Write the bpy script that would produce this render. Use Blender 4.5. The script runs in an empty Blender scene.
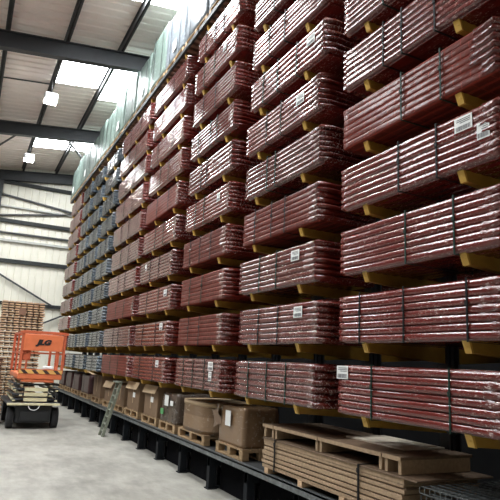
import bpy, math, random
from mathutils import Matrix, Vector, noise
rnd = random.Random(7)
sc = bpy.context.scene
COL = sc.collection
PI = math.pi

# ------------------------------------------------------------------ materials
def nmat(name):
    m = bpy.data.materials.new(name); m.use_nodes = True
    nt = m.node_tree; b = nt.nodes['Principled BSDF']
    return m, nt, b
def sock(b, k, v):
    if k in b.inputs: b.inputs[k].default_value = v
def N(nt, t, **kw):
    n = nt.nodes.new(t)
    for k, v in kw.items():
        if k in n.inputs: n.inputs[k].default_value = v
        else: setattr(n, k, v)
    return n
def rgb(c): return (c[0], c[1], c[2], 1)
def simple(name, c, rough=.6, metal=0., var=.12, scale=6., bump=0., bscale=40., c2=None, coord='Object', stretch=(1,1,1), spec=.5):
    m, nt, b = nmat(name)
    tc = N(nt, 'ShaderNodeTexCoord'); mp = N(nt, 'ShaderNodeMapping'); mp.inputs['Scale'].default_value = stretch
    nt.links.new(tc.outputs[coord], mp.inputs[0])
    nz = N(nt, 'ShaderNodeTexNoise', Scale=scale, Detail=5.)
    nt.links.new(mp.outputs[0], nz.inputs['Vector'])
    r = N(nt, 'ShaderNodeValToRGB')
    lo = tuple(x*(1-var) for x in c); hi = tuple(min(1, x*(1+var)) for x in c) if c2 is None else c2
    r.color_ramp.elements[0].color = rgb(lo); r.color_ramp.elements[1].color = rgb(hi)
    r.color_ramp.elements[0].position = .3; r.color_ramp.elements[1].position = .7
    nt.links.new(nz.outputs[0], r.inputs[0]); nt.links.new(r.outputs[0], b.inputs['Base Color'])
    sock(b, 'Roughness', rough); sock(b, 'Metallic', metal); sock(b, 'Specular IOR Level', spec)
    if bump:
        n2 = N(nt, 'ShaderNodeTexNoise', Scale=bscale, Detail=3.); nt.links.new(mp.outputs[0], n2.inputs['Vector'])
        bp = N(nt, 'ShaderNodeBump', Strength=bump, Distance=.01); nt.links.new(n2.outputs[0], bp.inputs['Height'])
        nt.links.new(bp.outputs[0], b.inputs['Normal'])
    return m
def emis(name, c, s):
    m, nt, b = nmat(name)
    sock(b, 'Base Color', rgb(c)); sock(b, 'Emission Color', rgb(c)); sock(b, 'Emission Strength', s)
    return m

def film(name, c, crease_glint, amt=.5, rough=.22, rscale=1., bump=.6, brick=False, coat=.6, ior=1.55):
    """shrink film over coloured profiles: glossy, wrinkled, with whitish creases and sparkle specks in the colour"""
    m, nt, b = nmat(name)
    tc = N(nt, 'ShaderNodeTexCoord'); oi = N(nt, 'ShaderNodeObjectInfo')
    add = N(nt, 'ShaderNodeVectorMath', operation='ADD')
    mul = N(nt, 'ShaderNodeMath', operation='MULTIPLY'); mul.inputs[1].default_value = 37.
    nt.links.new(oi.outputs['Random'], mul.inputs[0])
    nt.links.new(tc.outputs['Object'], add.inputs[0]); nt.links.new(mul.outputs[0], add.inputs[1])
    mp = N(nt, 'ShaderNodeMapping'); mp.inputs['Scale'].default_value = (1.6, .55, 1.6)
    nt.links.new(add.outputs[0], mp.inputs[0])
    n1 = N(nt, 'ShaderNodeTexNoise', Scale=26.*rscale, Detail=6., Roughness=.65); nt.links.new(mp.outputs[0], n1.inputs['Vector'])
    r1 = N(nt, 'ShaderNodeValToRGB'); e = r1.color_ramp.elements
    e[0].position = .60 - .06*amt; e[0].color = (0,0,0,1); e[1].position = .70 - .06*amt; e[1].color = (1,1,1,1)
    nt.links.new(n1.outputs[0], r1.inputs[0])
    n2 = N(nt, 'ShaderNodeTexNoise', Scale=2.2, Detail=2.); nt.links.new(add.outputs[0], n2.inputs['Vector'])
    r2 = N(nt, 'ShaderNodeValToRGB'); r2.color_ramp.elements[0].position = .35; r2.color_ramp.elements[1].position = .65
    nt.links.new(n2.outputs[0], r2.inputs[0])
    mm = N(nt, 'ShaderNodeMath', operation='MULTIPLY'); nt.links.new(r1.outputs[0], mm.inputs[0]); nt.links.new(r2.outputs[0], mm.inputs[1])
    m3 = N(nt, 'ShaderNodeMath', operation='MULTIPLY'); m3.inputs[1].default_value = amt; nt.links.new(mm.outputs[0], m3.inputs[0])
    # slight difference in tone from pack to pack
    hv = N(nt, 'ShaderNodeHueSaturation'); hv.inputs['Color'].default_value = rgb(c)
    mr = N(nt, 'ShaderNodeMapRange'); mr.inputs['To Min'].default_value = .8; mr.inputs['To Max'].default_value = 1.25
    nt.links.new(oi.outputs['Random'], mr.inputs['Value']); nt.links.new(mr.outputs[0], hv.inputs['Value'])
    src = hv.outputs[0]
    if brick:
        br = N(nt, 'ShaderNodeTexBrick', Scale=1.); br.offset = .5
        br.inputs['Brick Width'].default_value = .17; br.inputs['Row Height'].default_value = .0613; br.inputs['Mortar Size'].default_value = .004
        br.inputs['Color1'].default_value = (1,1,1,1); br.inputs['Color2'].default_value = (.82,.82,.82,1); br.inputs['Mortar'].default_value = (1.9,1.7,1.7,1)
        sx = N(nt, 'ShaderNodeSeparateXYZ'); cx = N(nt, 'ShaderNodeCombineXYZ')
        nt.links.new(tc.outputs['Object'], sx.inputs[0]); nt.links.new(sx.outputs[1], cx.inputs[0]); nt.links.new(sx.outputs[2], cx.inputs[1])
        nt.links.new(cx.outputs[0], br.inputs['Vector'])
        mb = N(nt, 'ShaderNodeMix', data_type='RGBA', blend_type='MULTIPLY'); mb.inputs[0].default_value = 1.
        nt.links.new(src, mb.inputs[6]); nt.links.new(br.outputs['Color'], mb.inputs[7]); src = mb.outputs[2]
    mx = N(nt, 'ShaderNodeMix', data_type='RGBA'); mx.inputs[7].default_value = rgb(crease_glint)  # pale specks: film creases plus sparkle painted into the base colour
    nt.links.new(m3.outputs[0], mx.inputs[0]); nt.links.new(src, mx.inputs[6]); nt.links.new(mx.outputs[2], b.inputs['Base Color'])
    sock(b, 'Roughness', rough); sock(b, 'Specular IOR Level', .08); sock(b, 'Coat Weight', coat); sock(b, 'Coat Roughness', .05); sock(b, 'Coat IOR', ior)
    n3 = N(nt, 'ShaderNodeTexNoise', Scale=30.*rscale, Detail=4.); nt.links.new(mp.outputs[0], n3.inputs['Vector'])
    bp = N(nt, 'ShaderNodeBump', Strength=bump, Distance=.010); nt.links.new(n3.outputs[0], bp.inputs['Height'])
    nt.links.new(bp.outputs[0], b.inputs['Normal'])
    nt.links.new(bp.outputs[0], b.inputs['Coat Normal'])
    return m

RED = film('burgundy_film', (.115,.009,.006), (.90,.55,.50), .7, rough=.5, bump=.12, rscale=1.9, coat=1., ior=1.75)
REDF = film('burgundy_film_dull', (.115,.020,.013), (.42,.22,.19), .3, rough=.5, bump=.15, brick=True, coat=.25)
REDW = film('crumpled_film', (.11,.012,.008), (.9,.74,.72), .8, rough=.3, rscale=1.3, bump=.45, coat=.9, ior=1.6)
BLUE = film('blue_grey_film', (.024,.030,.042), (.42,.48,.53), .4, coat=.45, rscale=.8)
BLUEW = film('blue_film_end', (.08,.10,.12), (.65,.72,.75), .8, rscale=.8)
RED_SHEEN = film('red_sheen_film', (.17,.085,.075), (.5,.42,.4), .5, rough=.4)  # pinkish-grey tone is a reflection on red film, put into the colour
GREEN = film('pale_green_film', (.13,.17,.15), (.5,.56,.53), .6, rough=.5, coat=.12, rscale=.35)
GREYF = film('blue_grey_sheet_film', (.16,.18,.20), (.55,.6,.63), .6, rough=.5, coat=.12, rscale=.35)
CARDF = film('wrapped_cardboard', (.185,.115,.065), (.62,.55,.46), .6, rough=.5, coat=.6, rscale=.6, bump=.4)
PURP = film('purple_film', (.06,.030,.030), (.3,.2,.2), .3, rough=.6, coat=.25, rscale=.8)
BROWNF = film('brown_load_film', (.13,.10,.08), (.6,.58,.55), .6, rscale=.5)
STRAP = simple('strap_green', (.010,.028,.020), .6, spec=.2)
STRAPK = simple('strap_black', (.008,.008,.009), .6, spec=.2)
ARM = simple('arm_ochre', (.36,.19,.022), .45, c2=(.42,.25,.04), scale=9)
ARMT = simple('arm_tip_yellow', (.62,.38,.07), .5)
POST = simple('rack_dark', (.035,.037,.042), .5)
BAYSHADE = simple('bay_shade_black', (.004,.004,.005), .95, spec=.05)
BLACKN = simple('black_navy_steel', (.008,.010,.013), .7, spec=.2)
BLACK = simple('black_steel', (.012,.013,.015), .5)
GALV = simple('galvanised', (.17,.185,.19), .45, .55, .3, 14)
DECK = simple('deck_dark', (.05,.052,.055), .6)
CARD = simple('cardboard', (.185,.115,.065), .75, var=.12, scale=5, bump=.15)
CARDL = simple('cardboard_light', (.42,.30,.18), .75, var=.1)
WOOD = simple('pallet_wood', (.36,.24,.13), .75, var=.3, scale=3, stretch=(1,1,6), bump=.2)
WOOD_SHADE = simple('pallet_block_shade', (.07,.035,.022), .85)  # blocks darkened so their colour holds the shade of the gaps
WOODD = simple('pallet_wood_dark', (.20,.11,.07), .8, var=.3, scale=4)
WOODL = simple('pallet_wood_pale', (.62,.42,.26), .75, var=.18, scale=4)
CHIP = simple('chipboard', (.38,.265,.165), .7, var=.16, scale=30, bump=.1)
CHIPD = simple('chipboard_brown', (.17,.11,.068), .65, var=.16, scale=22)
CHIPL = simple('chipboard_pale', (.60,.53,.43), .6, var=.08)
PAPER = simple('paper', (.78,.79,.78), .6, var=.03)
PRINT = simple('print_grey', (.16,.16,.17), .7)
GREENP = simple('green_print', (.10,.34,.12), .6)
ORANGE = simple('lift_orange', (.68,.17,.065), .42, var=.08)
ORANGED = simple('lift_orange_red', (.52,.11,.045), .5, var=.12)
CREAM = simple('lift_cream', (.66,.60,.38), .5, var=.12)
RUBBER = simple('rubber', (.018,.018,.02), .8)
STEEL = simple('rafter_steel', (.030,.033,.038), .55, var=.1)
PURL = simple('purlin_steel', (.045,.045,.047), .6)
RAILM = simple('rail_steel', (.03,.033,.034), .6, spec=.2)
RAIL_AND_SHADOW = simple('light_rail_and_shadow', (.42,.43,.41), .6)
ALU = simple('aluminium', (.22,.24,.19), .6, .2, .3, 20)
WHITE = simple('white_plastic', (.8,.8,.8), .4, var=.02)
LAMPE = emis('lamp_lens', (1,.97,.91), 330.)
SKY = emis('skylight_panel', (.94,.98,1.0), 34.)

def floor_mat():
    m, nt, b = nmat('concrete_floor')
    tc = N(nt, 'ShaderNodeTexCoord')
    n1 = N(nt, 'ShaderNodeTexNoise', Scale=.8, Detail=7., Roughness=.65); nt.links.new(tc.outputs['Object'], n1.inputs['Vector'])
    mp = N(nt, 'ShaderNodeMapping'); mp.inputs['Scale'].default_value = (1.0, .35, 1); mp.inputs['Rotation'].default_value = (0,0,.25)
    nt.links.new(tc.outputs['Object'], mp.inputs[0])
    n2 = N(nt, 'ShaderNodeTexNoise', Scale=5., Detail=8., Roughness=.7); nt.links.new(mp.outputs[0], n2.inputs['Vector'])
    r = N(nt, 'ShaderNodeValToRGB'); e = r.color_ramp.elements
    e[0].position = .36; e[0].color = (.17,.163,.142,1); e[1].position = .62; e[1].color = (.385,.37,.33,1)
    ad = N(nt, 'ShaderNodeMath', operation='ADD'); nt.links.new(n1.outputs[0], ad.inputs[0]); nt.links.new(n2.outputs[0], ad.inputs[1])
    hf = N(nt, 'ShaderNodeMath', operation='MULTIPLY'); hf.inputs[1].default_value = .5; nt.links.new(ad.outputs[0], hf.inputs[0])
    nt.links.new(hf.outputs[0], r.inputs[0]); nt.links.new(r.outputs[0], b.inputs['Base Color'])
    rr = N(nt, 'ShaderNodeMapRange'); rr.inputs['To Min'].default_value = .35; rr.inputs['To Max'].default_value = .7
    nt.links.new(n2.outputs[0], rr.inputs['Value']); nt.links.new(rr.outputs[0], b.inputs['Roughness'])
    return m
FLOOR = floor_mat()
CLAD = simple('wall_cladding', (.76,.735,.64), .5, var=.05, scale=1.5)
ROOFM = simple('roof_sheet', (.78,.70,.65), .5, var=.05, scale=1.)
CLADN = simple('wall_grey_cladding', (.4,.4,.38), .6)
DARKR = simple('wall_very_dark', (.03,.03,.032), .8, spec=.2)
DARKW = simple('wall_dark', (.1,.1,.1), .7)

def stripes():
    m, nt, b = nmat('hazard_stripe')
    tc = N(nt, 'ShaderNodeTexCoord'); w = N(nt, 'ShaderNodeTexWave', Scale=2.6)
    w.wave_type = 'BANDS'; w.bands_direction = 'DIAGONAL'
    nt.links.new(tc.outputs['Object'], w.inputs['Vector'])
    r = N(nt, 'ShaderNodeValToRGB'); r.color_ramp.interpolation = 'CONSTANT'
    r.color_ramp.elements[0].color = (.05,.025,.02,1); r.color_ramp.elements[1].position = .35; r.color_ramp.elements[1].color = (.75,.42,.12,1)
    nt.links.new(w.outputs[0], r.inputs[0]); nt.links.new(r.outputs[0], b.inputs['Base Color'])
    return m
STRIPE = stripes()

# ------------------------------------------------------------------ mesh builder
class MB:
    def __init__(s): s.v = []; s.f = []; s.sm = []; s.mi = []
    def quadbox(s, P, mi=0):
        n = len(s.v); s.v += [tuple(p) for p in P]
        for q in ((0,3,2,1),(4,5,6,7),(0,1,5,4),(1,2,6,5),(2,3,7,6),(3,0,4,7)):
            s.f.append(tuple(n+i for i in q)); s.sm.append(False); s.mi.append(mi)
    def box(s, x0, x1, y0, y1, z0, z1, mi=0):
        s.quadbox([(x0,y0,z0),(x1,y0,z0),(x1,y1,z0),(x0,y1,z0),(x0,y0,z1),(x1,y0,z1),(x1,y1,z1),(x0,y1,z1)], mi)
        return s
    def bbox(s, x0, x1, y0, y1, z0, z1, b=.01, mi=0):   # box with chamfered vertical and horizontal edges
        n = len(s.v); rings = []
        def ring(z, i):
            return [(x0+i+b,y0+i,z),(x1-i-b,y0+i,z),(x1-i,y0+i+b,z),(x1-i,y1-i-b,z),(x1-i-b,y1-i,z),(x0+i+b,y1-i,z),(x0+i,y1-i-b,z),(x0+i,y0+i+b,z)]
        for z, i in ((z0,b*.7),(z0+b,0),(z1-b,0),(z1,b*.7)): rings.append(ring(z,i))
        s.v += [p for r in rings for p in r]
        for k in range(3):
            for j in range(8):
                s.f.append((n+8*k+j, n+8*k+(j+1)%8, n+8*k+8+(j+1)%8, n+8*k+8+j)); s.sm.append(False); s.mi.append(mi)
        s.f.append(tuple(n+7-j for j in range(8))); s.sm.append(False); s.mi.append(mi)
        s.f.append(tuple(n+24+j for j in range(8))); s.sm.append(False); s.mi.append(mi)
        return s
    def bar(s, a, b, w, h=None, up=(0,0,1), mi=0):
        a = Vector(a); b = Vector(b); d = (b-a).normalized(); u = Vector(up)
        if abs(d.dot(u)) > .99: u = Vector((1,0,0))
        x = d.cross(u).normalized(); u = x.cross(d); h = h or w
        x *= w/2; u *= h/2
        s.quadbox([a-x-u,a+x-u,b+x-u,b-x-u,a-x+u,a+x+u,b+x+u,b-x+u], mi); return s
    def tube(s, a, b, r, n=10, mi=0):
        a = Vector(a); b = Vector(b); d = (b-a).normalized(); u = Vector((0,0,1))
        if abs(d.dot(u)) > .99: u = Vector((1,0,0))
        x = d.cross(u).normalized(); u = x.cross(d); k = len(s.v)
        for p in (a, b):
            for i in range(n):
                t = 2*PI*i/n; s.v.append(tuple(p + x*r*math.cos(t) + u*r*math.sin(t)))
        for i in range(n):
            j = (i+1)%n; s.f.append((k+i,k+j,k+n+j,k+n+i)); s.sm.append(True); s.mi.append(mi)
        s.f.append(tuple(k+n-1-i for i in range(n))); s.sm.append(False); s.mi.append(mi)
        s.f.append(tuple(k+n+i for i in range(n))); s.sm.append(False); s.mi.append(mi)
        return s
    def grid(s, rows, close=False, caps=False, smooth=True, mi=0):
        k = len(s.v); nr = len(rows); nc = len(rows[0])
        for r in rows: s.v += [tuple(p) for p in r]
        for i in range(nr-1):
            for j in range(nc if close else nc-1):
                jj = (j+1)%nc
                s.f.append((k+i*nc+j, k+i*nc+jj, k+(i+1)*nc+jj, k+(i+1)*nc+j)); s.sm.append(smooth); s.mi.append(mi)
        if caps:
            s.f.append(tuple(k+nc-1-j for j in range(nc))); s.sm.append(False); s.mi.append(mi)
            s.f.append(tuple(k+(nr-1)*nc+j for j in range(nc))); s.sm.append(False); s.mi.append(mi)
        return s
    def mesh(s, name, mats):
        me = bpy.data.meshes.new(name); me.from_pydata(s.v, [], s.f)
        for m in (mats if isinstance(mats, (list,tuple)) else [mats]): me.materials.append(m)
        me.polygons.foreach_set('use_smooth', s.sm); me.polygons.foreach_set('material_index', s.mi)
        me.update()
        import bmesh
        bm = bmesh.new(); bm.from_mesh(me); bmesh.ops.recalc_face_normals(bm, faces=bm.faces); bm.to_mesh(me); bm.free()
        return me
    def obj(s, name, mats, parent=None, loc=(0,0,0)):
        return link(name, s.mesh(name, mats), parent, loc)
def link(name, me, parent=None, loc=(0,0,0)):
    o = bpy.data.objects.new(name, me); COL.objects.link(o); o.location = loc
    if parent: o.parent = parent
    return o
def tag(o, label, cat, group=None, kind=None):
    if label: o['label'] = label
    if cat: o['category'] = cat
    if group: o['group'] = group
    if kind: o['kind'] = kind
    return o
def thing(name, label, cat, loc=(0,0,0), rz=0, group=None):
    o = bpy.data.objects.new(name, None); COL.objects.link(o); o.location = loc; o.rotation_euler.z = rz
    o.empty_display_size = .1
    return tag(o, label, cat, group)
def struct(name, mb, mat):
    o = mb.obj(name, mat); o['kind'] = 'structure'; return o
def dup(root, loc, label=None, group=None, rz=None):
    r = root.copy(); COL.objects.link(r); r.location = loc
    if rz is not None: r.rotation_euler.z = rz
    if label: r['label'] = label
    if group: r['group'] = group
    for ch in list(root.children):
        c = ch.copy(); COL.objects.link(c); c.parent = r
        for g in list(ch.children):
            d = g.copy(); COL.objects.link(d); d.parent = c
    return r
ORD = ['first','second','third','fourth','fifth','sixth','seventh','eighth','ninth','tenth','eleventh','twelfth','thirteenth','fourteenth','fifteenth','sixteenth','seventeenth','eighteenth','nineteenth','twentieth']

# ------------------------------------------------------------------ camera
H = 1.73; F = 551.
yaw, pit, rol = [math.radians(a) for a in (26.7, 11.6, 2.86)]
fwd = Vector((math.sin(yaw)*math.cos(pit), math.cos(yaw)*math.cos(pit), math.sin(pit)))
rt = Vector((math.cos(yaw), -math.sin(yaw), 0)); up = rt.cross(fwd)
r2 = math.cos(rol)*rt + math.sin(rol)*up; u2 = -math.sin(rol)*rt + math.cos(rol)*up
cd = bpy.data.cameras.new('camera'); cam = bpy.data.objects.new('camera', cd); COL.objects.link(cam)
cd.sensor_width = 36; cd.lens = F/500*36; cd.clip_end = 200; cd.clip_start = .05
mw = Matrix.Identity(4)
for i in range(3): mw[i][0] = r2[i]; mw[i][1] = u2[i]; mw[i][2] = -fwd[i]
mw[2][3] = H
cam.matrix_world = mw
sc.camera = cam

# ------------------------------------------------------------------ the building
XL, XR, YN, YF = -11., 6.0, -8., 26.
RZ0, RM = 9.72, .117
def rz(x): return RZ0 + RM*max(x, -2.) if x > -2 else RZ0 - RM*2 - RM*(-2-x)
struct('floor', MB().box(XL, XR, YN, YF+.3, -.2, 0), FLOOR)

# ribbed roof sheets, with translucent runs left open for the skylights
sky = [(3.2,4.8),(9.0,11.75),(15.15,16.75),(21.0,22.9)]
def sheet(mb, x0, x1, y0, y1, per=.30):
    prof = []; y = y0
    while y < y1 - 1e-6:
        for dy, dz in ((0,0),(.6,0),(.68,.035),(.92,.035)):
            yy = y + dy*per
            if yy < y1: prof.append((yy, dz))
        y += per
    prof.append((y1, 0))
    mb.grid([[(x, yy, rz(x)+dz) for yy, dz in prof] for x in (x0, x1)], smooth=False)
ceil = MB()
ys = [YN] + [v for a in sky for v in a] + [YF+.3]
for i in range(0, len(ys)-1):
    if i % 2 == 0:
        e_ = .9 if abs(ys[i+1]-15.15) < .01 else 0
        sheet(ceil, XL, 2.77, ys[i], ys[i+1]); sheet(ceil, 2.77, XR, ys[i]+(.8 if abs(ys[i]-16.75) < .01 else 0), ys[i+1]-e_)
    else:
        sheet(ceil, XL, -4.3, ys[i], ys[i+1]); sheet(ceil, -1.45, 1.36, ys[i], ys[i+1])
struct('ceiling', ceil, ROOFM)
wn = 1
for (a, b) in sky:
    for x0, x1 in ((1.36, 2.77), (2.77, XR), (-4.3, -1.45)):  # leftmost run is out of view, added for highlights on the pack ribs
        w = MB(); k_ = x0 == 2.77 and a == 15.15; sheet(w, x0, x1, a-(.9 if k_ else 0), b+(.8 if k_ else 0)); struct('window_%d' % wn, w, SKY); wn += 1  # lengthened far end glows in place of glare around the skylight
# walls
w = MB(); prof = []; x = XL
while x < XR:
    for dx, dy in ((0,0),(.80,0),(.84,.03),(.96,.03)): prof.append((min(x+dx*.30, XR), dy))
    x += .30
w.grid([[(x, YF+dy, z) for x, dy in prof] for z in (0, 10.6)], smooth=False)
struct('wall_far', w, CLAD)
struct('wall_left', MB().box(XL-.2, XL, YN, YF, 0, 10.6), DARKW)
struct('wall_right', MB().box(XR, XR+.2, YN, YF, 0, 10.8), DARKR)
struct('wall_near', MB().box(XL, XR, YN-.2, YN, 0, 10.8), CLAD)
tn = 1
def trim(mb, mat):
    global tn
    struct('trim_%d' % tn, mb, mat); tn += 1
# rafters (I sections across the building)
def rafter(y):
    m = MB()
    top = -.20; d = .46
    for x0, x1 in ((XL, -2.), (-2., XR)):
        for z0, z1, w in ((top-.025, top, .20), (top-d+.025, top-.025, .05), (top-d, top-d+.03, .20)):
            m.quadbox([(x0,y-w/2,rz(x0)+z0),(x1,y-w/2,rz(x1)+z0),(x1,y+w/2,rz(x1)+z0),(x0,y+w/2,rz(x0)+z0),
                       (x0,y-w/2,rz(x0)+z1),(x1,y-w/2,rz(x1)+z1),(x1,y+w/2,rz(x1)+z1),(x0,y+w/2,rz(x0)+z1)])
    trim(m, STEEL)
for y in (-4.2, 1.85, 7.9, 13.93, 19.97, 25.86): rafter(y)
# purlins
for x in (-9.9,-8.5,-7.1,-5.7,-4.3,-2.9,-1.45, -.05, 1.36, 2.77, 4.18, 5.6):
    m = MB(); z = rz(x)
    m.box(x-.012, x+.012, YN, YF, z-.2, z-.01); m.box(x-.012, x+.06, YN, YF, z-.2, z-.185); m.box(x-.06, x+.012, YN, YF, z-.022, z-.01)
    trim(m, PURL)
# seam across the sheets and roof cross braces
trim(MB().bar((-2, 16.9, rz(-2)-.02), (1.3, 16.9, rz(1.3)-.02), .03, .03), STEEL)
trim(MB().bar((-.6, 24.6, rz(-.6)-.28), (1.0, 20.2, rz(1)-.28), .05), PURL)
trim(MB().bar((2.2, 20.2, rz(2.2)-.28), (4.6, 25.6, rz(4.2)-.28), .07), PURL)
# rails, braces and a faint shadow line on the end wall
def rail(z0, z1, t, mat, x0=-6, x1=XR, y=YF-.08):
    trim(MB().bar((x0, y, z0+(z1-z0)*(x0-.6)/2.8), (x1, y, z0+(z1-z0)*(x1-.6)/2.8), .1, t), mat)
rail(9.10, 9.10, .15, RAILM); rail(7.36, 7.36, .16, RAILM); rail(5.58, 5.60, .17, RAILM); rail(3.75, 3.75, .15, RAILM)
rail(8.00, 8.00, .06, RAIL_AND_SHADOW); rail(6.48, 6.50, .10, RAIL_AND_SHADOW)  # the thinner strip is a faint wall shadow built as a pale rail
rail(8.53, 8.19, .07, STEEL); rail(7.55, 8.0, .06, STEEL); rail(6.82, 6.84, .07, STEEL)
trim(MB().bar((-1., YF-.15, 6.0), (3.3, YF-.15, 3.78), .07), STEEL)
trim(MB().bar((3.0, YF-.15, 3.0), (4.2, YF-.15, 3.6), .07), STEEL)
trim(MB().box(.50, .66, YF-.2, YF-.04, 0, 9.5), STEEL)
trim(MB().box(-5.6, -5.4, YF-.2, YF-.04, 0, 9.2), STEEL)

# high bay lamps over the aisle
def lamp_proto():
    t = thing('high_bay_lamp', 'square white high bay lamp hung from the purlin, nearer of the two in view', 'lamp', (1.34,16.3,9.02))
    MB().bbox(-.19,.19,-.19,.19,.0,.22,.03).obj('housing', WHITE, t)
    MB().box(-.17,.17,-.17,.17,-.012,.0).obj('lens', LAMPE, t)
    MB().tube((0,0,.22),(0,0,.62),.012).box(-.1,.1,-.02,.02,.22,.25).obj('hanger', PURL, t)
    return t
L0 = lamp_proto()
dup(L0, (1.32,22.2,9.05), 'square white high bay lamp nearer the end wall, farther of the two in view', 'high bay lamps over the aisle')
L0['group'] = 'high bay lamps over the aisle'
for k, (x, y) in enumerate(((1.34,10.2),(1.34,4.2),(1.34,-1.8),(-6,19.3),(-6,13.3),(-6,7.3),(-6,1.3))):
    dup(L0, (x,y,9.0 if x > 0 else rz(x)-.7), 'square white high bay lamp above the aisle, out of view overhead', 'high bay lamps out of view')

# ------------------------------------------------------------------ packs of profiles
PH = .43; PD = .74
def pack_body(L, n, seed, bulge=.02, h=PH, d=PD, amp=.0016, seg=None):
    """ribbed bundle: local x 0..d into the rack, y -L/2..L/2, z 0..h"""
    rg = random.Random(seed)
    loop = []; groove = .034 if bulge > .01 else .004
    rh = h/n
    for i in range(n):                       # front face, bottom to top
        for t in (0,.10,.2,.5,.80,.90):
            loop.append((-bulge*math.sin(PI*t)**.38 if t else groove, i*rh + t*rh, 'f'))
    loop.append((groove, h, 'f'))
    m = 7; rw = d/m
    for i in range(m):
        for t in (.15,.5,.85,1):
            loop.append((i*rw+t*rw, h + (.010*math.sin(PI*t)**.5 if t < 1 else 0), 't'))
    for i in range(n):
        loop.append((d+.012, h-(i+.5)*rh, 'b')); loop.append((d, h-(i+1)*rh, 'b'))
    for i in range(m-1, -1, -1):
        for t in (.8,.5,.2) + ((0,) if i else ()):
            loop.append((i*rw+t*rw, -(.008*math.sin(PI*t)**.5 if 0 < t < 1 else 0), 'u'))
    seg = seg or max(10, int(L/.075)); rows = []
    rowoff = [rg.uniform(-.004,.004) for _ in range(n+1)]
    for k in range(seg+1):
        y = -L/2 + L*k/seg
        sag = .006*math.sin(PI*k/seg*2)
        row = []
        for x, z, c in loop:
            dx = amp*noise.noise(Vector((seed*3.1+y*9, z*40, 0)))*2 + (rowoff[min(n, int(z/rh+.01))] if c == 'f' else 0)
            dz = amp*noise.noise(Vector((y*7, x*9+seed, z*11+5)))
            row.append((x+dx, y + (rowoff[min(n, int(max(z,0)/rh))]*3 if k in (0,seg) else 0), z+dz+sag*.3))
        rows.append(row)
    return MB().grid(rows, close=True, caps=True)
def end_wrap(L, n, seed, h=PH, d=PD):
    """crumpled film gathered round the near end, one fold per layer"""
    rg = random.Random(seed*7+1); mb = MB(); rh = h/n
    for i in range(n):
        z0 = i*rh; rows = []
        ln = rg.uniform(.12,.24); out = rg.uniform(.02,.05)
        nseg = 8
        for k in range(nseg+1):                     # runs along the front edge then round the end
            y = -L/2 + ln*(1-k/nseg)
            fl = .010 + .022*(k/nseg)**2
            row = []
            for t in (0,.2,.4,.6,.8,1):
                wob = noise.noise(Vector((y*38+seed, t*4+i*3, seed)))*.016
                row.append((-.018 - fl*math.sin(PI*t)**.7 + wob*(k/nseg), y, z0 + (t*.96+.02)*rh + wob*.6))
            rows.append(row)
        for k in range(1, 10):
            x = d*k/9
            row = []
            for t in (0,.2,.4,.6,.8,1):
                wob = noise.noise(Vector((x*22+seed, t*4+i*3, seed+9)))*.03
                row.append((x if k < 9 else d+.005, -L/2 - out*math.sin(PI*t)**.7*(1.0 if k < 9 else .1) - .012 + wob, z0 + (t*.96+.02)*rh + wob*.4))
            rows.append(row)
        mb.grid(rows)
    return mb
def strap_mb(y, h=PH, d=PD, w=.016, o=.027):
    mb = MB(); a, b = y-w/2, y+w/2
    z0, z1 = -.012, h+.014
    mb.box(-o-.003, -o+.003, a, b, z0, z1); mb.box(-o, d+.018, a, b, z1, z1+.004)
    mb.box(d+.015, d+.021, a, b, z0, z1); mb.box(-o, d+.018, a, b, z0-.004, z0)
    mb.box(-o-.009, -o-.002, a-.006, b+.006, z1*.55, z1*.55+.035)
    return mb
label_me = None
def label_mesh(w, h):
    mb = MB(); mb.box(-.002, 0, -w/2, w/2, -h/2, h/2, 0)
    y = -w*.4
    r = random.Random(3)
    while y < w*.4:
        t = r.uniform(.002,.006); mb.box(-.0035,-.002, y, y+t, -h*.42, -h*.12, 1); y += t + r.uniform(.002,.006)
    for z in (.06,.18,.30): mb.box(-.0035,-.002, -w*.4, w*r.uniform(.0,.4), h*z, h*z+.006, 1)
    return mb.mesh('shipping_label', [PAPER, PRINT])
LAB = label_mesh(.17,.12); LAB2 = label_mesh(.11,.13)
BODY = {}
def get(key, fn, mat):
    if key not in BODY: BODY[key] = fn().mesh(key[0], mat)
    return BODY[key]
TZ = [1.32 + .6485*k for k in range(11)]
cols = {  # name: (y0, y1, tiers, description)
 'A': (2.48, 4.34, 7, 'nearest column'), 'B': (4.73, 6.56, 9, 'second column from right'),
 'C': (7.06, 8.88, 10, 'third column from right'), 'D': (9.36, 11.48, 10, 'fourth column from right'),
 'E': (11.78, 14.42, 10, 'column beside the blue')}
SMOOTH = {('A',4),('B',3),('C',3),('A',3.5),('C',2),('C',1),('E',2),('D',5),('E',0)}
LABELS = {('A',3):[(-.62,.34,0),(-.80,.22,1)], ('A',0):[(.86,.37,0)], ('B',1):[(-.52,.33,0)], ('B',2):[(-.50,.32,0)], ('B',6):[(-.62,.30,0)], ('B',5):[(-.50,.27,0)],
          ('C',0):[(-.55,.34,0),(-.55,.2,1)], ('D',0):[(-.6,.32,0)], ('D',1):[(-.7,.34,0)], ('D',2):[(-.7,.30,0)], ('C',4):[(-.5,.28,1)], ('D',3):[(.6,.3,1)], ('C',8):[(-.4,.3,1)]}
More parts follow.
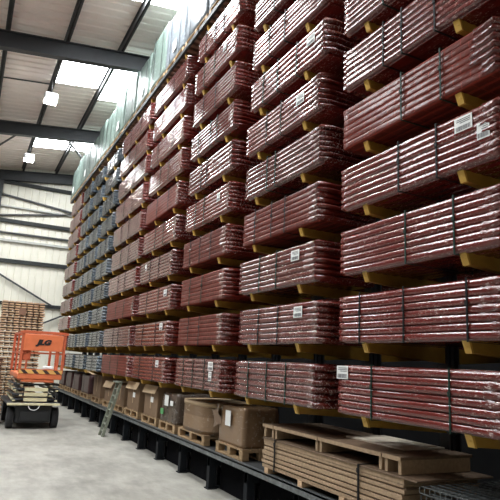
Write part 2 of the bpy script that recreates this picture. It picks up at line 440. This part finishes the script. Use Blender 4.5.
def make_pack(name, L, n, var, mat, wmat, loc, label, group, straps, labels=(), h=PH, d=PD, wrap=True, smat=None):
    t = thing(name, label, 'pack', loc, 0, group)
    kb = ('wrapped_profiles', L, n, var, h, mat.name)
    bul = .006 if mat == REDF else .022
    link('wrapped_profiles', get(kb, lambda: pack_body(L, n, var+n, bul, h, d), mat), t)
    if wrap:
        ke = ('end_wrap', L, n, var, h, wmat.name)
        link('end_wrap', get(ke, lambda: end_wrap(L, n, var+n, h, d), wmat), t)
    for y in straps:
        m = get(('strap', h, d, (smat or STRAP).name), lambda: strap_mb(0, h, d), smat or STRAP)
        link('strap', m, t, (0,y,0))
    for (y, z, k) in labels:
        o = link('shipping_label', LAB2 if k else LAB, t, (-.028,y,z)); o['label'] = 'white paper label'
    return t
for c, (y0, y1, nt_, desc) in cols.items():
    L = round(y1-y0, 3)
    for k in range(nt_):
        sm = (c,k) in SMOOTH
        n = 7 if sm else (7 if (k*7+ord(c)) % 3 else 6)
        if c == 'A' and k < 2: n = 7
        var = (k*5+ord(c)) % 3
        sh = rnd.uniform(-.05,.05)
        if c == 'A': st = {0:(-.42,.45),1:(-.60,.05,.62),2:(-.5,.02),3:(-.34,.10),4:(-.40,.06),5:(-.35,.05,.3)}.get(k,(-.3,.3)); sh = 0
        elif c in 'BC': st = (rnd.uniform(-.1,.1), rnd.uniform(.3,.5)) if k % 3 else (rnd.uniform(-.35,-.2), rnd.uniform(.0,.2), .55)
        else: st = (rnd.uniform(-.5,-.2), rnd.uniform(.2,.6))
        lb = LABELS.get((c,k), ())
        look = 'dull flat-sided' if sm else ('coarse-ribbed' if n == 6 else 'glossy ribbed')
        extra = (' with two white labels' if len(lb) > 1 else ' with a white label') if lb else ''
        make_pack('profile_pack', L, n, var, REDF if sm else RED, REDW, (3.2, (y0+y1)/2+sh, TZ[k]),
                  '%s burgundy pack%s, %s tier up, %s' % (look, extra, ORD[k], desc),
                  'burgundy packs in the %s' % desc, st, lb, smat=STRAPK if k % 2 else STRAP)
# blue stacks and the red stack with painted sheen at the far end
for ci, (y0, y1, desc) in enumerate(((14.75,16.45,'nearest'),(16.65,18.25,'middle'),(18.4,19.95,'farthest'))):
    for k in range(10):
        h = .40 if k != 9 else .36
        make_pack('profile_pack', 1.5, 6 if k % 2 else 5, k % 2, BLUE, BLUEW, (3.2+rnd.uniform(0,.03), (y0+y1)/2+rnd.uniform(-.05,.05), TZ[k]),
                  'blue-grey wrapped pack, %s tier up, %s of the three blue stacks' % (ORD[k], desc),
                  'blue-grey packs near the far end', (-.3,.3) if k % 2 else (0,), (), h, wrap=True, smat=STRAPK)
for k in range(10):
    make_pack('profile_pack', 2.2, 6, k % 2, RED_SHEEN, RED, (3.2, 21.3, TZ[k]),
              'red wrapped pack with painted sheen at the far end of the racking, %s tier up' % ORD[k],
              'sheen-painted red packs at the far end', (.1,), (), .42, smat=STRAPK)
# packs on the other side of the uprights, glimpsed through the gaps
for ci, (y0, y1) in enumerate(((2.4,4.4),(4.6,6.6),(6.9,8.9),(9.2,11.2))):
    for k in range(3):
        make_pack('profile_pack', 2.0, 6, 0, RED, REDW, (4.62, (y0+y1)/2, TZ[k]+.0),
                  'dark pack behind the uprights, %s tier up, behind the %s' % (ORD[k], list(cols.values())[ci][3]),
                  'dark packs behind the uprights', (0,), (), wrap=True)

# ------------------------------------------------------------------ racking
def arm_mesh():
    mb = MB(); w = .030; L = 1.0
    # tapered box arm, tip at x=0, root at x=L; top at z=0
    mb.quadbox([(0.045,-w,-.088),(L,-w,-.15),(L,w,-.15),(0.045,w,-.088),(0.012,-w,-.002),(L,-w,-.002),(L,w,-.002),(0.012,w,-.002)], 0)
    return mb.mesh('arm', ARM)
def tip_mesh():
    mb = MB(); w = .031
    mb.quadbox([(.030,-w,-.092),(.05,-w,-.095),(.05,w,-.095),(.030,w,-.092),(-.006,-w,0),(.02,-w,0),(.02,w,0),(-.006,w,0)], 0)
    mb.tube((.006,-.008,-.045),(.03,-.008,-.045),.008)
    return mb.mesh('end_plate', ARMT)
ARMM, TIPM = arm_mesh(), tip_mesh()
UY = [2.88 + 1.15*k for k in range(18)]
def upright(y, label):
    t = thing('cantilever_upright', label, 'rack upright', (4.28, y, 0), 0, 'rack uprights')
    m = MB(); m.box(-.004,.004+.0,-.03,.03,0,8.0); m.box(-.08,-.06,-.06,.06,0,8.0); m.box(.06,.08,-.06,.06,0,8.0); m.box(-.06,.06,-.008,.008,0,8.0)
    m.obj('post', POST, t)
    m = MB(); m.box(-1.0,-.08,-.04,.04,.30,.44); m.box(-1.0,-.90,-.045,.045,0,.43); m.box(-1.02,-.88,-.07,.07,0,.012); m.box(-.98,-.1,-.03,.03,0,.03)
    m.obj('base_leg', BLACKN, t)
    for z in TZ:
        a = link('arm', ARMM, t, (-1.05, 0, z)); e = link('end_plate', TIPM, a)
        e['label'] = 'pale yellow end plate'
    for z in TZ[:3]:
        a = link('arm', ARMM, t, (1.08, 0, z)); a.rotation_euler.z = PI; e = link('end_plate', TIPM, a); e['label'] = 'pale yellow end plate'
    return t
U0 = upright(UY[0], 'dark rack upright with yellow arms, nearest at the right')
for k, y in enumerate(UY[1:], 1):
    dup(U0, (4.28, y, 0), 'dark rack upright with yellow arms, %s from the right' % ORD[k])
# raised base the pallets stand on
t = thing('rack_base', 'long raised dark rack base with a galvanised front edge, along the floor', 'rack base', (3.25,12.5,0))
m = MB(); m.box(0,.035,-11.2,10.3,.44,.50); m.box(.0,.10,-11.2,10.3,.492,.50)
y = -11.1
while y < 10.2:
    m.box(-.004,.0,y,y+.05,.455,.485); y += .16
m.obj('edge_beam', GALV, t)
m = MB(); m.box(.10,.93,-11.2,10.3,.445,.494); m.box(1.13,2.1,-11.2,10.3,.445,.494)
m.obj('decking', DECK, t)
m = MB(); ky = [-11.2] + [q for u in UY for q in (u-12.5-.05, u-12.5+.05)] + [10.3]
for a, b in zip(ky[::2], ky[1::2]):
    if b > a: m.box(.20,.22,a,b,.0,.44)
m.obj('bay_shade_panel', BAYSHADE, t)  # black panel stands in for the deep shade inside the bays

# top shelf: beams with deck, pallets and wrapped loads
k = 0
for (a, b, d_) in ((4.6,8.9,'nearest'),(8.95,13.2,'second'),(13.25,17.5,'third'),(17.55,22.9,'farthest')):
    t = thing('top_shelf', 'long shelf deck on the topmost rack arms, %s of four' % d_, 'shelf', (3.2,a,TZ[10]), 0, 'top shelf decks')
    L = b-a
    MB().box(-.03,.02,0,L,.002,.09).obj('edge_beam', RAILM, t)
    m = MB()
    y = .02
    while y < L-.1: m.box(.02,1.0,y,y+.10,.002,.1); y += .2
    m.box(.02,1.0,0,L,.1,.125)
    m.obj('deck', WOODD, t)

def pallet_mesh(w=1.2, d=.8, hh=.144):
    """w along y, d along x"""
    out = []
    m = MB()
    for i in range(5):
        x = i*(d-.1)/4; m.box(x, x+.1, -w/2, w/2, hh-.022, hh)
    for j in range(3):
        y = -w/2 + j*(w-.1)/2; m.box(0, d, y, y+.1, hh-.044, hh-.022)
    out.append(('deck_boards', m))
    m = MB()
    for i in range(3):
        x = i*(d-.1)/2; m.box(x, x+.1, -w/2, w/2, 0, .022)
    out.append(('bottom_boards', m))
    return out
def pallet(name, loc, label, w=1.2, d=.8, group=None, mat=WOOD, rz_=0):
    t = thing(name, label, 'pallet', loc, rz_, group)
    for nm, mb in pallet_mesh(w, d): mb.obj(nm, mat, t)
    for i in range(3):
        for j in range(3):
            x = i*(d-.1)/2; y = -w/2 + j*(w-.1)/2
            MB().bbox(x, x+.1, y, y+.1, .022, .10, .006).obj('block', mat, t)
    return t
# loads on the top shelf
def load_mesh(w, d, h, seed, ribs=0):
    """film-wrapped stack: soft vertical folds"""
    rows = []; n = 40
    per = []
    for s in range(n):
        u = s/n*4; side = int(u); f = u-side
        if side == 0: p = (0, w/2-f*w)
        elif side == 1: p = (f*d, -w/2)
        elif side == 2: p = (d, -w/2+f*w)
        else: p = (d-f*d, w/2)
        per.append(p)
    cx = d/2
    for k in range(13):
        z = h*k/12; row = []
        tp = 1 - .05*max(0, (k-10)/2)
        for (x, y) in per:
            q = noise.noise(Vector((x*9+seed, y*9, z*2.2)))*.03 + noise.noise(Vector((x*30, y*30+seed, z*7)))*.012
            row.append((cx+(x-cx)*tp*(1+q*1.3), y*tp*(1+q), z + (.03*noise.noise(Vector((x*4,y*4,seed))) if k > 10 else 0)))
        rows.append(row)
    mb = MB(); mb.grid(rows, close=True, caps=True)
    return mb
y = 8.0; k = 0
zb = TZ[10]+.13
while y < 22.9:
    near = k < 4
    w = 1.2
    nm = ORD[k]
    pallet('pallet', (3.22, y, zb), 'wooden pallet on the top shelf, %s from the near end' % nm, 1.15, .9, 'pallets on the top shelf', WOOD)
    hgt = (1.25, 1.35, 1.2, 1.3, 1.15)[k % 5]
    mat = (GREYF, GREENF := GREEN, GREEN)[0 if k < 3 else 1]
    t = thing('wrapped_load', '%s film-wrapped load high on the top shelf, %s from the near end' % ('pale blue-grey' if k < 3 else 'pale green', nm), 'wrapped load', (3.22, y, zb+.144), 0, 'wrapped loads on the top shelf')
    load_mesh(1.13, .9, hgt, k*2.3).obj('film_wrap', mat, t)
    for sy in (-.3,.3): MB().box(-.022,-.016,sy-.008,sy+.008,.02,hgt).obj('strap', STRAPK, t)
    if k % 2 == 0: MB().box(-.028,-.02,-.12,.10,.18,.42).obj('paper_sheet', PAPER, t)
    y += 1.24; k += 1

# ------------------------------------------------------------------ goods on the base
BZ = .50
def carton(loc, w, d, h, label, mat=CARD, flaps=None, wrap=False, tabs=(), group='cartons on the rack base', name='carton', rz_=0, taper=0.):
    t = thing(name, label, 'box', loc, rz_, group)
    if wrap: load_mesh(w, d, h, loc[1]).obj('carton_body', mat, t)
    else:
        m = MB(); m.bbox(0, d, -w/2, w/2, 0, h, .012); m.obj('carton_body', mat, t)
        MB().box(-.003,0,-.02,.02,h*.25,h*.99).obj('tape', CARDL, t)
    if flaps:
        for (nm, P) in flaps:
            m = MB(); m.quadbox(P); m.obj('flap', CARDL, t)['label'] = 'open paler flap'
    for (y0, y1, z0, z1, mt, nm) in tabs:
        MB().box(-.035 if wrap else -.006, -.028 if wrap else -.001, y0, y1, z0, z1).obj(nm, mt, t)
    return t
def flapset(w, d, h, a=.35):
    e = .006
    def q(A, B): return ('flap', [A[0],B[0],B[1],A[1]] + [tuple(p[i]+(0,0,e)[i] for i in range(3)) for p in (A[0],B[0],B[1],A[1])])
    fr = q(((0,-w/2,h),(0,w/2,h)), ((-.075,-w/2-.01,h-a*.32),(-.06,w/2+.01,h-a*.36)))
    sd = q(((0.01,-w/2,h),(d-.01,-w/2,h)), ((.03,-w/2-.09,h+.05),(d-.03,-w/2-.08,h+.03)))
    return [fr, sd]

# nearest wrapped carton
pallet('pallet', (3.36, 7.03, BZ), 'wooden pallet under the wrapped brown carton beside the board stack', .84, .6, 'pallets on the rack base', WOOD)
t = carton((3.39, 7.03, BZ+.144), .76, .52, .50, 'wrapped brown carton with a white sheet and loose film, beside the board stack', CARDF, wrap=True,
       tabs=((-.02,.14,.24,.44,PAPER,'paper_sheet'),))
m = MB(); rows = []
for i in range(7):
    rows.append([(-.03-.03*math.sin(i*1.3+j), .34+.035*i*(1+.1*math.sin(j*2)), .50-.05*i*.3-j*.05+.02*math.sin(i+j*2)) for j in range(6)])
m.grid(rows); m.obj('loose_film', film('loose_film', (.20,.14,.10), (.6,.55,.5), .6, rscale=.6), t)
rows = [[(-.035-.01*math.sin(i*2+j*1.7), -.30+.09*i, .10+.05*j+.03*math.sin(i*1.1)) for j in range(3)] for i in range(7)]
# octagonal bin
pallet('pallet', (3.36, 8.44, BZ), 'wooden pallet under the large octagonal cardboard bin', 1.12, .82, 'pallets on the rack base', WOOD)
t = thing('octagonal_bin', 'large octagonal cardboard bin wrapped in film between two cartons', 'box', (3.38+.41, 8.44, BZ+.144))
R_ = .60; pr = []
for i in range(32):
    a = 2*PI*i/32; c_, s_ = math.cos(a), math.sin(a); q = (abs(c_)**4+abs(s_)**4)**-.25
    pr.append((R_*.72*c_*q, R_*s_*q))
m = MB(); m.grid([[(x*(1+.006*math.sin(z*60+i)), y_, z) for i, (x, y_) in enumerate(pr)] for z in (0,.1,.2,.3,.4,.46)], close=True, caps=True); m.obj('bin_wall', CARDF, t)
m = MB(); m.grid([[(x*1.012, y_*1.012, z) for x, y_ in pr] for z in (.40,.465)], close=True, caps=True); m.obj('lid', CARDL, t)
MB().box(-.415,-.400,.10,.30,.28,.38).obj('paper_sheet', PAPER, t)
m = MB(); m.grid([[(x*1.006+.0, y_*1.006, z) for x, y_ in pr[8:24]] for z in (.05,.2,.25)]); m.obj('film_band', film('clear_band', (.23,.15,.09), (.7,.62,.52), .6, rough=.5, rscale=.5), t)
# wrapped dark load with posters
pallet('pallet', (3.36, 9.60, BZ), 'wooden pallet under the dark wrapped load with green print', .84, .8, 'pallets on the rack base', WOOD)
carton((3.38, 9.60, BZ+.144), .78, .76, .50, 'dark wrapped load with white and green printed sheets, left of the octagonal bin', BROWNF, wrap=True,
       tabs=((-.05,.14,.28,.46,PAPER,'paper_sheet'),(.18,.34,.12,.22,GREENP,'green_print'),(-.3,-.16,.30,.38,PAPER,'paper_sheet')))
names = [(10.66,.9,.62,'tall brown carton with a raised flap, left of the dark wrapped load',1,CARD),
         (11.92,.96,.62,'brown carton with a raised flap and white tag, fifth pallet from the board stack',1,CARD),
         (13.0,.82,.50,'closed brown carton partly behind the top of the ladder',0,CARD),
         (14.10,.96,.52,'brown carton with pale flaps, just left of the ladder',1,CARD),
         (15.50,.98,.62,'brown carton with wide open pale flaps, last carton before purple loads',2,CARD)]
for i, (yy, w, h, lab, fl, mt) in enumerate(names):
    pallet('pallet', (3.36, yy, BZ), 'wooden pallet under the ' + lab.split(',')[0], w+.06, .8, 'pallets on the rack base', WOOD)
    if fl == 2:
        fs = flapset(w*.9,.7,h-.05,.4)[1:]+[('flap',[(0,-w*.45,h-.05),(.01,-w*.45,h-.05),(.01,w*.45,h-.05),(0,w*.45,h-.05),(-.26,-w*.5,h-.02),(-.25,-w*.5,h-.02),(-.25,w*.4,h+.05),(-.26,w*.4,h+.05)])]
    else: fs = flapset(w*.92,.7,h-.05,.42) if fl else None
    carton((3.38, yy, BZ+.144), w*.92, .7, h-.05 if fl else h-.06, lab, mt, fs, tabs=((-.16,.0,.26,.36,PAPER,'paper_sheet'),) if i in (0,1) else ())
for i, (yy, w, h, d_) in enumerate(((17.1,1.15,.52,'nearest the open carton'),(18.6,1.1,.48,'second in the row of four'),(20.0,1.05,.48,'third in the row of four'),(21.4,1.05,.48,'farthest along the rack'))):
    pallet('pallet', (3.36, yy, BZ), 'wooden pallet under the purple wrapped load ' + d_, w, .8, 'pallets on the rack base', WOOD)
    t = thing('wrapped_load', 'purple-brown wrapped load on the rack base, ' + d_, 'wrapped load', (3.38, yy, BZ+.144), 0, 'purple loads on the rack base')
    load_mesh(w*.95,.75,h,yy).obj('film_wrap', PURP, t)
    MB().box(-.03,-.024,.1,.118,.02,h).obj('strap', STRAPK, t)

# strapped stack of boards, with trays on it
t = thing('board_stack', 'strapped stack of chipboard sheets on bearers, lower right', 'board stack', (3.30, 4.79, BZ))
Lb = 2.35; z = .06; r = random.Random(5)
for y in (-1.10,-.36,.36,1.08): MB().box(.0,.84,y-.04,y+.04,0,.06).obj('bearer', WOODL, t)
for i, th in enumerate((.040,.012,.034,.012,.036,.010,.046,.010,.032,.012,.026,.045)):
    o = r.uniform(-.006,.012) + (.02 if th < .02 else 0)
    MB().bbox(o,.85+o,-Lb/2+r.uniform(-.012,.012),Lb/2+r.uniform(-.012,.012),z,z+th-.003,.002).obj('board', CHIPD if th < .02 else CHIP, t); z += th
MB().bbox(-.004,.86,-Lb/2-.16,Lb/2,z,z+.014,.002).obj('board', CHIPD, t); z += .016
for y in (.88,-.62):
    m = MB(); m.box(-.016,-.010,y-.012,y+.012,-.0+.05,z+.002); m.box(-.016,.87,y-.012,y+.012,z+.0015,z+.005); m.box(-.016,.87,y-.012,y+.012,.048,.052)
    m.box(-.022,-.014,y-.018,y+.018,z-.07,z-.03)
    m.obj('strap', STRAPK, t)
TOPZ = BZ+z
def tray(y0, y1, lab, x0=3.32, d=.83, zz=None, mat=CHIPD, ins=.02):
    t = thing('board_tray', lab, 'tray', (x0, (y0+y1)/2, zz or TOPZ+.002), 0, 'board trays on the board stack'); w = y1-y0
    MB().bbox(0,d,-w/2,w/2,.115,.140,.003).obj('top_panel', mat, t)
    MB().box(-.006,0,-w/2,w/2,.108,.141).obj('front_edge', CHIP, t)
    for y in (-w/2+.03, w/2-.03):
        MB().box(0.015,d-.02,y-.018,y+.018,0,.115).obj('runner', CHIP, t)
    return t
tray(3.66,3.885,'short brown board tray at the right end of the board stack')
tray(3.90,4.86,'long brown board tray on the board stack, right of the middle')
tray(4.875,5.76,'long brown board tray on the board stack, left of the middle')
tray(5.775,6.02,'short brown board tray at the left end of the board stack')
tag(MB().bbox(3.62,4.12,3.95,4.8,TOPZ+.1435,TOPZ+.160,.003).obj('pale_panel', CHIPL), 'pale smooth panel lying on a brown board tray', 'panel')
# wire mesh decks beside the boards
def mesh_deck():
    t = thing('wire_mesh_deck', 'galvanised wire mesh deck, topmost of the pile in the lower right corner', 'mesh deck', (3.28,2.85,.50), 0, 'wire mesh decks piled on the rack base')
    m = MB(); w = 1.05; d = .95
    n = 21
    for i in range(n):
        y = -w/2 + w*i/(n-1); m.bar((-.02,y,0),(d,y,0),.005); m.bar((-.02,y,.002),(-.02,y,-.04),.005)
    for j in range(12):
        x = d*j/11; m.bar((x,-w/2,.005),(x,w/2,.005),.005)
    m.bar((-.02,-w/2,-.04),(-.02,w/2,-.04),.006)
    m.obj('wire_grid', GALV, t)
    m = MB()
    for x in (.1,.45,.8): m.box(x,x+.03,-w/2,w/2,-.03,-.006)
    m.obj('support_channel', GALV, t)
    return t
d0 = mesh_deck(); d0.location.z = .545
nmd = 7; PL = ['lowest','second lowest','third lowest','middle','third from the top','second from the top','topmost']
d0['label'] = 'galvanised wire mesh deck, lowest of the pile in the lower right corner'
for i in range(1, nmd):
    dup(d0, (3.28+rnd.uniform(-.015,.015), 2.85+rnd.uniform(-.02,.02), .545+.053*i), 'galvanised wire mesh deck, %s of the pile in the lower right corner' % PL[i])

# ------------------------------------------------------------------ ladder leaning on the base
t = thing('step_ladder', 'short weathered aluminium ladder leaning against the rack base', 'ladder', (2.98,12.78,0))
ax, az = .34, 1.16
for s, nm in ((-.15,'stile'),(.15,'stile')):
    MB().bar((0,s,0),(ax*.80,s-.1,az),.03,.06,(1,0,.0)).obj('stile', ALU, t)
for i in range(7):
    f = .1+i*.13
    MB().bar((ax*.8*f,-.15-.1*f,az*f),(ax*.8*f,.15-.1*f,az*f),.05,.025).obj('rung', ALU, t)
MB().box(.17,.30,-.27,.07,az-.0,az+.03).obj('top_step', ALU, t)

# ------------------------------------------------------------------ pallet stacks by the end wall
def small_pallet_mesh(seed, w=1.15, d=.8, nb=7):
    """seen end-on: board ends side by side along x"""
    m = MB(); r = random.Random(seed); bw = w/nb
    for i in range(nb):
        j = r.uniform(-.012,.012)
        m.box(i*bw+.012, (i+1)*bw-.022, j, d+j, .112, .1425)
        if i % 2 == 0 or nb < 6: m.box(i*bw+.012, (i+1)*bw-.014, j, d+j, .042, .072)
        else: m.box(i*bw+.02, (i+1)*bw-.03, j, d+j, .042, .070)
    for y in (.13, d/2, d-.13):
        m.box(.01, w-.01, y-.04, y+.04, .096, .112, 1)
        for i in range(nb): m.box(i*bw+.03, i*bw+bw-.04, y-.04, y+.04, .030, .096, 1)
    return m
SPM = [small_pallet_mesh(i).mesh('pallet', [WOODL, WOOD_SHADE]) for i in range(4)]
SPD = [small_pallet_mesh(i+9, .74).mesh('pallet', [WOODD, WOOD_SHADE]) for i in range(3)]
for i in range(22):
    o = link('pallet', SPM[i % 4], None, (.86+rnd.uniform(-.02,.02), 17.0+rnd.uniform(-.02,.02), i*.1425))
    if i == 19: MB().box(.43,.61,-.03,-.005,.06,.24).obj('brown_plate', WOODD, o)['label'] = 'brown plate'
    tag(o, 'pale wooden pallet in the tall stack behind the lift, %s' % ('lowest' if i == 0 else 'topmost' if i == 21 else '%s from the %s' % ((ORD[i], 'bottom') if i < 11 else (ORD[21-i], 'top'))), 'pallet', 'pale pallets stacked behind the lift')
for i in range(11):
    o = link('pallet', SPD[i % 3], None, (.22+rnd.uniform(-.02,.02), 14.9+rnd.uniform(-.02,.02), i*.1425))
    tag(o, 'dark wooden pallet in the low stack at the left edge, %s' % ('lowest' if i == 0 else 'topmost' if i == 10 else '%s from the bottom' % ORD[i]), 'pallet', 'dark pallets left of the lift')

# ------------------------------------------------------------------ scissor lift
t = thing('scissor_lift', 'orange scissor lift parked with its platform lowered, at the end of the aisle', 'lift', (1.15,14.0,0))
W = 1.05; D = 2.2
m = MB(); m.bbox(.12,W-.12,.05,D-.05,.14,.54,.03); m.box(.22,W-.22,-.02,.06,.20,.40)
m.obj('chassis', BLACK, t)
m = MB(); m.bbox(-.08,W+.02,-.04,D+.02,.54,.59,.012)
m.obj('base_frame', POST, t)
MB().bbox(-.08,W+.02,-.075,-.04,.535,.585,.01).obj('bumper', CREAM, t)
for sx in (-.03, W-.10):
    for sy in (.28, D-.35):
        mw_ = MB(); mw_.tube((sx,sy,.24),(sx+.14,sy,.24),.235,22)
        wh = mw_.obj('wheel', RUBBER, t)
        MB().tube((sx-.006,sy,.24),(sx+.146,sy,.24),.11,16).obj('hub', CREAM if 0 else POST, wh)
m = MB()
for k in range(10):
    a0 = PI*k/9; a1 = PI*(k+1)/9
    if k < 9: m.tube((.50-.12*math.cos(a0),-.06,.53-.10*math.sin(a0)),(.50-.12*math.cos(a1),-.06,.53-.10*math.sin(a1)),.010,6)
m.obj('tow_ring', WHITE, t)
for k in range(4):          # folded scissor arms: outer and inner pairs
    z = .65 + k*.115
    for xx in (.06, .20, W-.20, W-.06):
        f = 1 if (k % 2 == 0) == (xx in (.06, W-.06)) else -1
        MB().bar((xx,.08,z-.018*f),(xx,D-.12,z+.018*f),.06,.034).obj('scissor_arm', CREAM if f > 0 else POST, t)  # dark arms carry the shade of the side gaps in their colour
    if k < 3: MB().box(.27,W-.27,.02,.08,z-.03,z+.045).obj('cross_plate', CREAM, t)
    MB().tube((.02,.12,z),(W-.02,.12,z),.022,8).obj('pivot_bar', POST, t)
PZ = 1.07
m = MB(); m.bbox(.07,W-.0,-.03,D+.1,PZ+.05,PZ+.17,.02); m.bbox(.16,W-.16,-.01,D,PZ-.02,PZ+.05,.02); m.obj('platform_deck', ORANGE, t)
MB().box(.08,W-.01,-.04,-.03,PZ+.18,PZ+.265).obj('hazard_stripe', STRIPE, t)
MB().box(.08,W-.01,-.03,-.01,PZ+.17,PZ+.28).obj('toe_board', ORANGE, t)
m = MB()
for y in (0, D+.05):
    for x in (.09, W-.02): m.bar((x,y,PZ+.2),(x,y,2.20),.06)
    m.bar((.09,y,2.20),(W-.02,y,2.20),.06); m.bar((.09,y,1.72),(W-.02,y,1.72),.04)
for x in (.09, W-.02):
    m.bar((x,0,2.20),(x,D+.05,2.20),.05); m.bar((x,0,1.72),(x,D+.05,1.72),.04)
    for y in (1.1,): m.bar((x,y,PZ+.2),(x,y,2.2),.045)
m.bar((.02,-.03,2.19),(W+.05,-.03,2.19),.04,.05)
m.bar((W-.14,0,PZ+.2),(W-.14,0,2.2),.05); m.bar((.22,0,PZ+.2),(.22,0,1.8),.04)
m.obj('guard_rail', ORANGED, t)
pn = MB().bbox(.11,W-.06,-.055,-.035,1.77,2.15,.008).obj('front_panel', ORANGE, t)
def text_mesh(s, size, mat, parent, loc, shear=.25):
    cu = bpy.data.curves.new('logo', 'FONT'); cu.body = s; cu.size = size; cu.shear = shear; cu.extrude = .004; cu.offset = .012
    cu.align_x = 'CENTER'; cu.align_y = 'CENTER'
    o = bpy.data.objects.new('logo', cu); COL.objects.link(o)
    dg = bpy.context.evaluated_depsgraph_get(); me = bpy.data.meshes.new_from_object(o.evaluated_get(dg))
    COL.objects.unlink(o); bpy.data.objects.remove(o)
    me.materials.clear(); me.materials.append(mat)
    q = bpy.data.objects.new('logo_lettering', me); COL.objects.link(q); q.parent = parent; q.location = loc; q.rotation_euler = (PI/2,0,0)
    q.scale = (1.25,1,1)
    return q
text_mesh('JLG', .155, BLACK, pn, (.55,-.062,1.965))['label'] = 'black slanted lettering'
MB().bbox(.60,.84,-.01,.05,PZ+.28,PZ+.36,.02).obj('white_cover', WHITE, t)
MB().bbox(.12,.30,.0,.18,1.55,1.80,.02).obj('control_box', ORANGED, t)
# grey door-like panel on the end wall behind the lift
# ------------------------------------------------------------------ light, world, view
wd = bpy.data.worlds.new('world'); sc.world = wd; wd.use_nodes = True
wd.node_tree.nodes['Background'].inputs[0].default_value = (.85,.93,1,1)
wd.node_tree.nodes['Background'].inputs[1].default_value = 1.
sc.view_settings.view_transform = 'Standard'; sc.view_settings.look = 'None'
sc.view_settings.gamma = 1; sc.view_settings.exposure = -0.55
sc.view_settings.use_curve_mapping = False
sc.cycles.use_denoising = True
sc.cycles.max_bounces = 8; sc.cycles.diffuse_bounces = 5
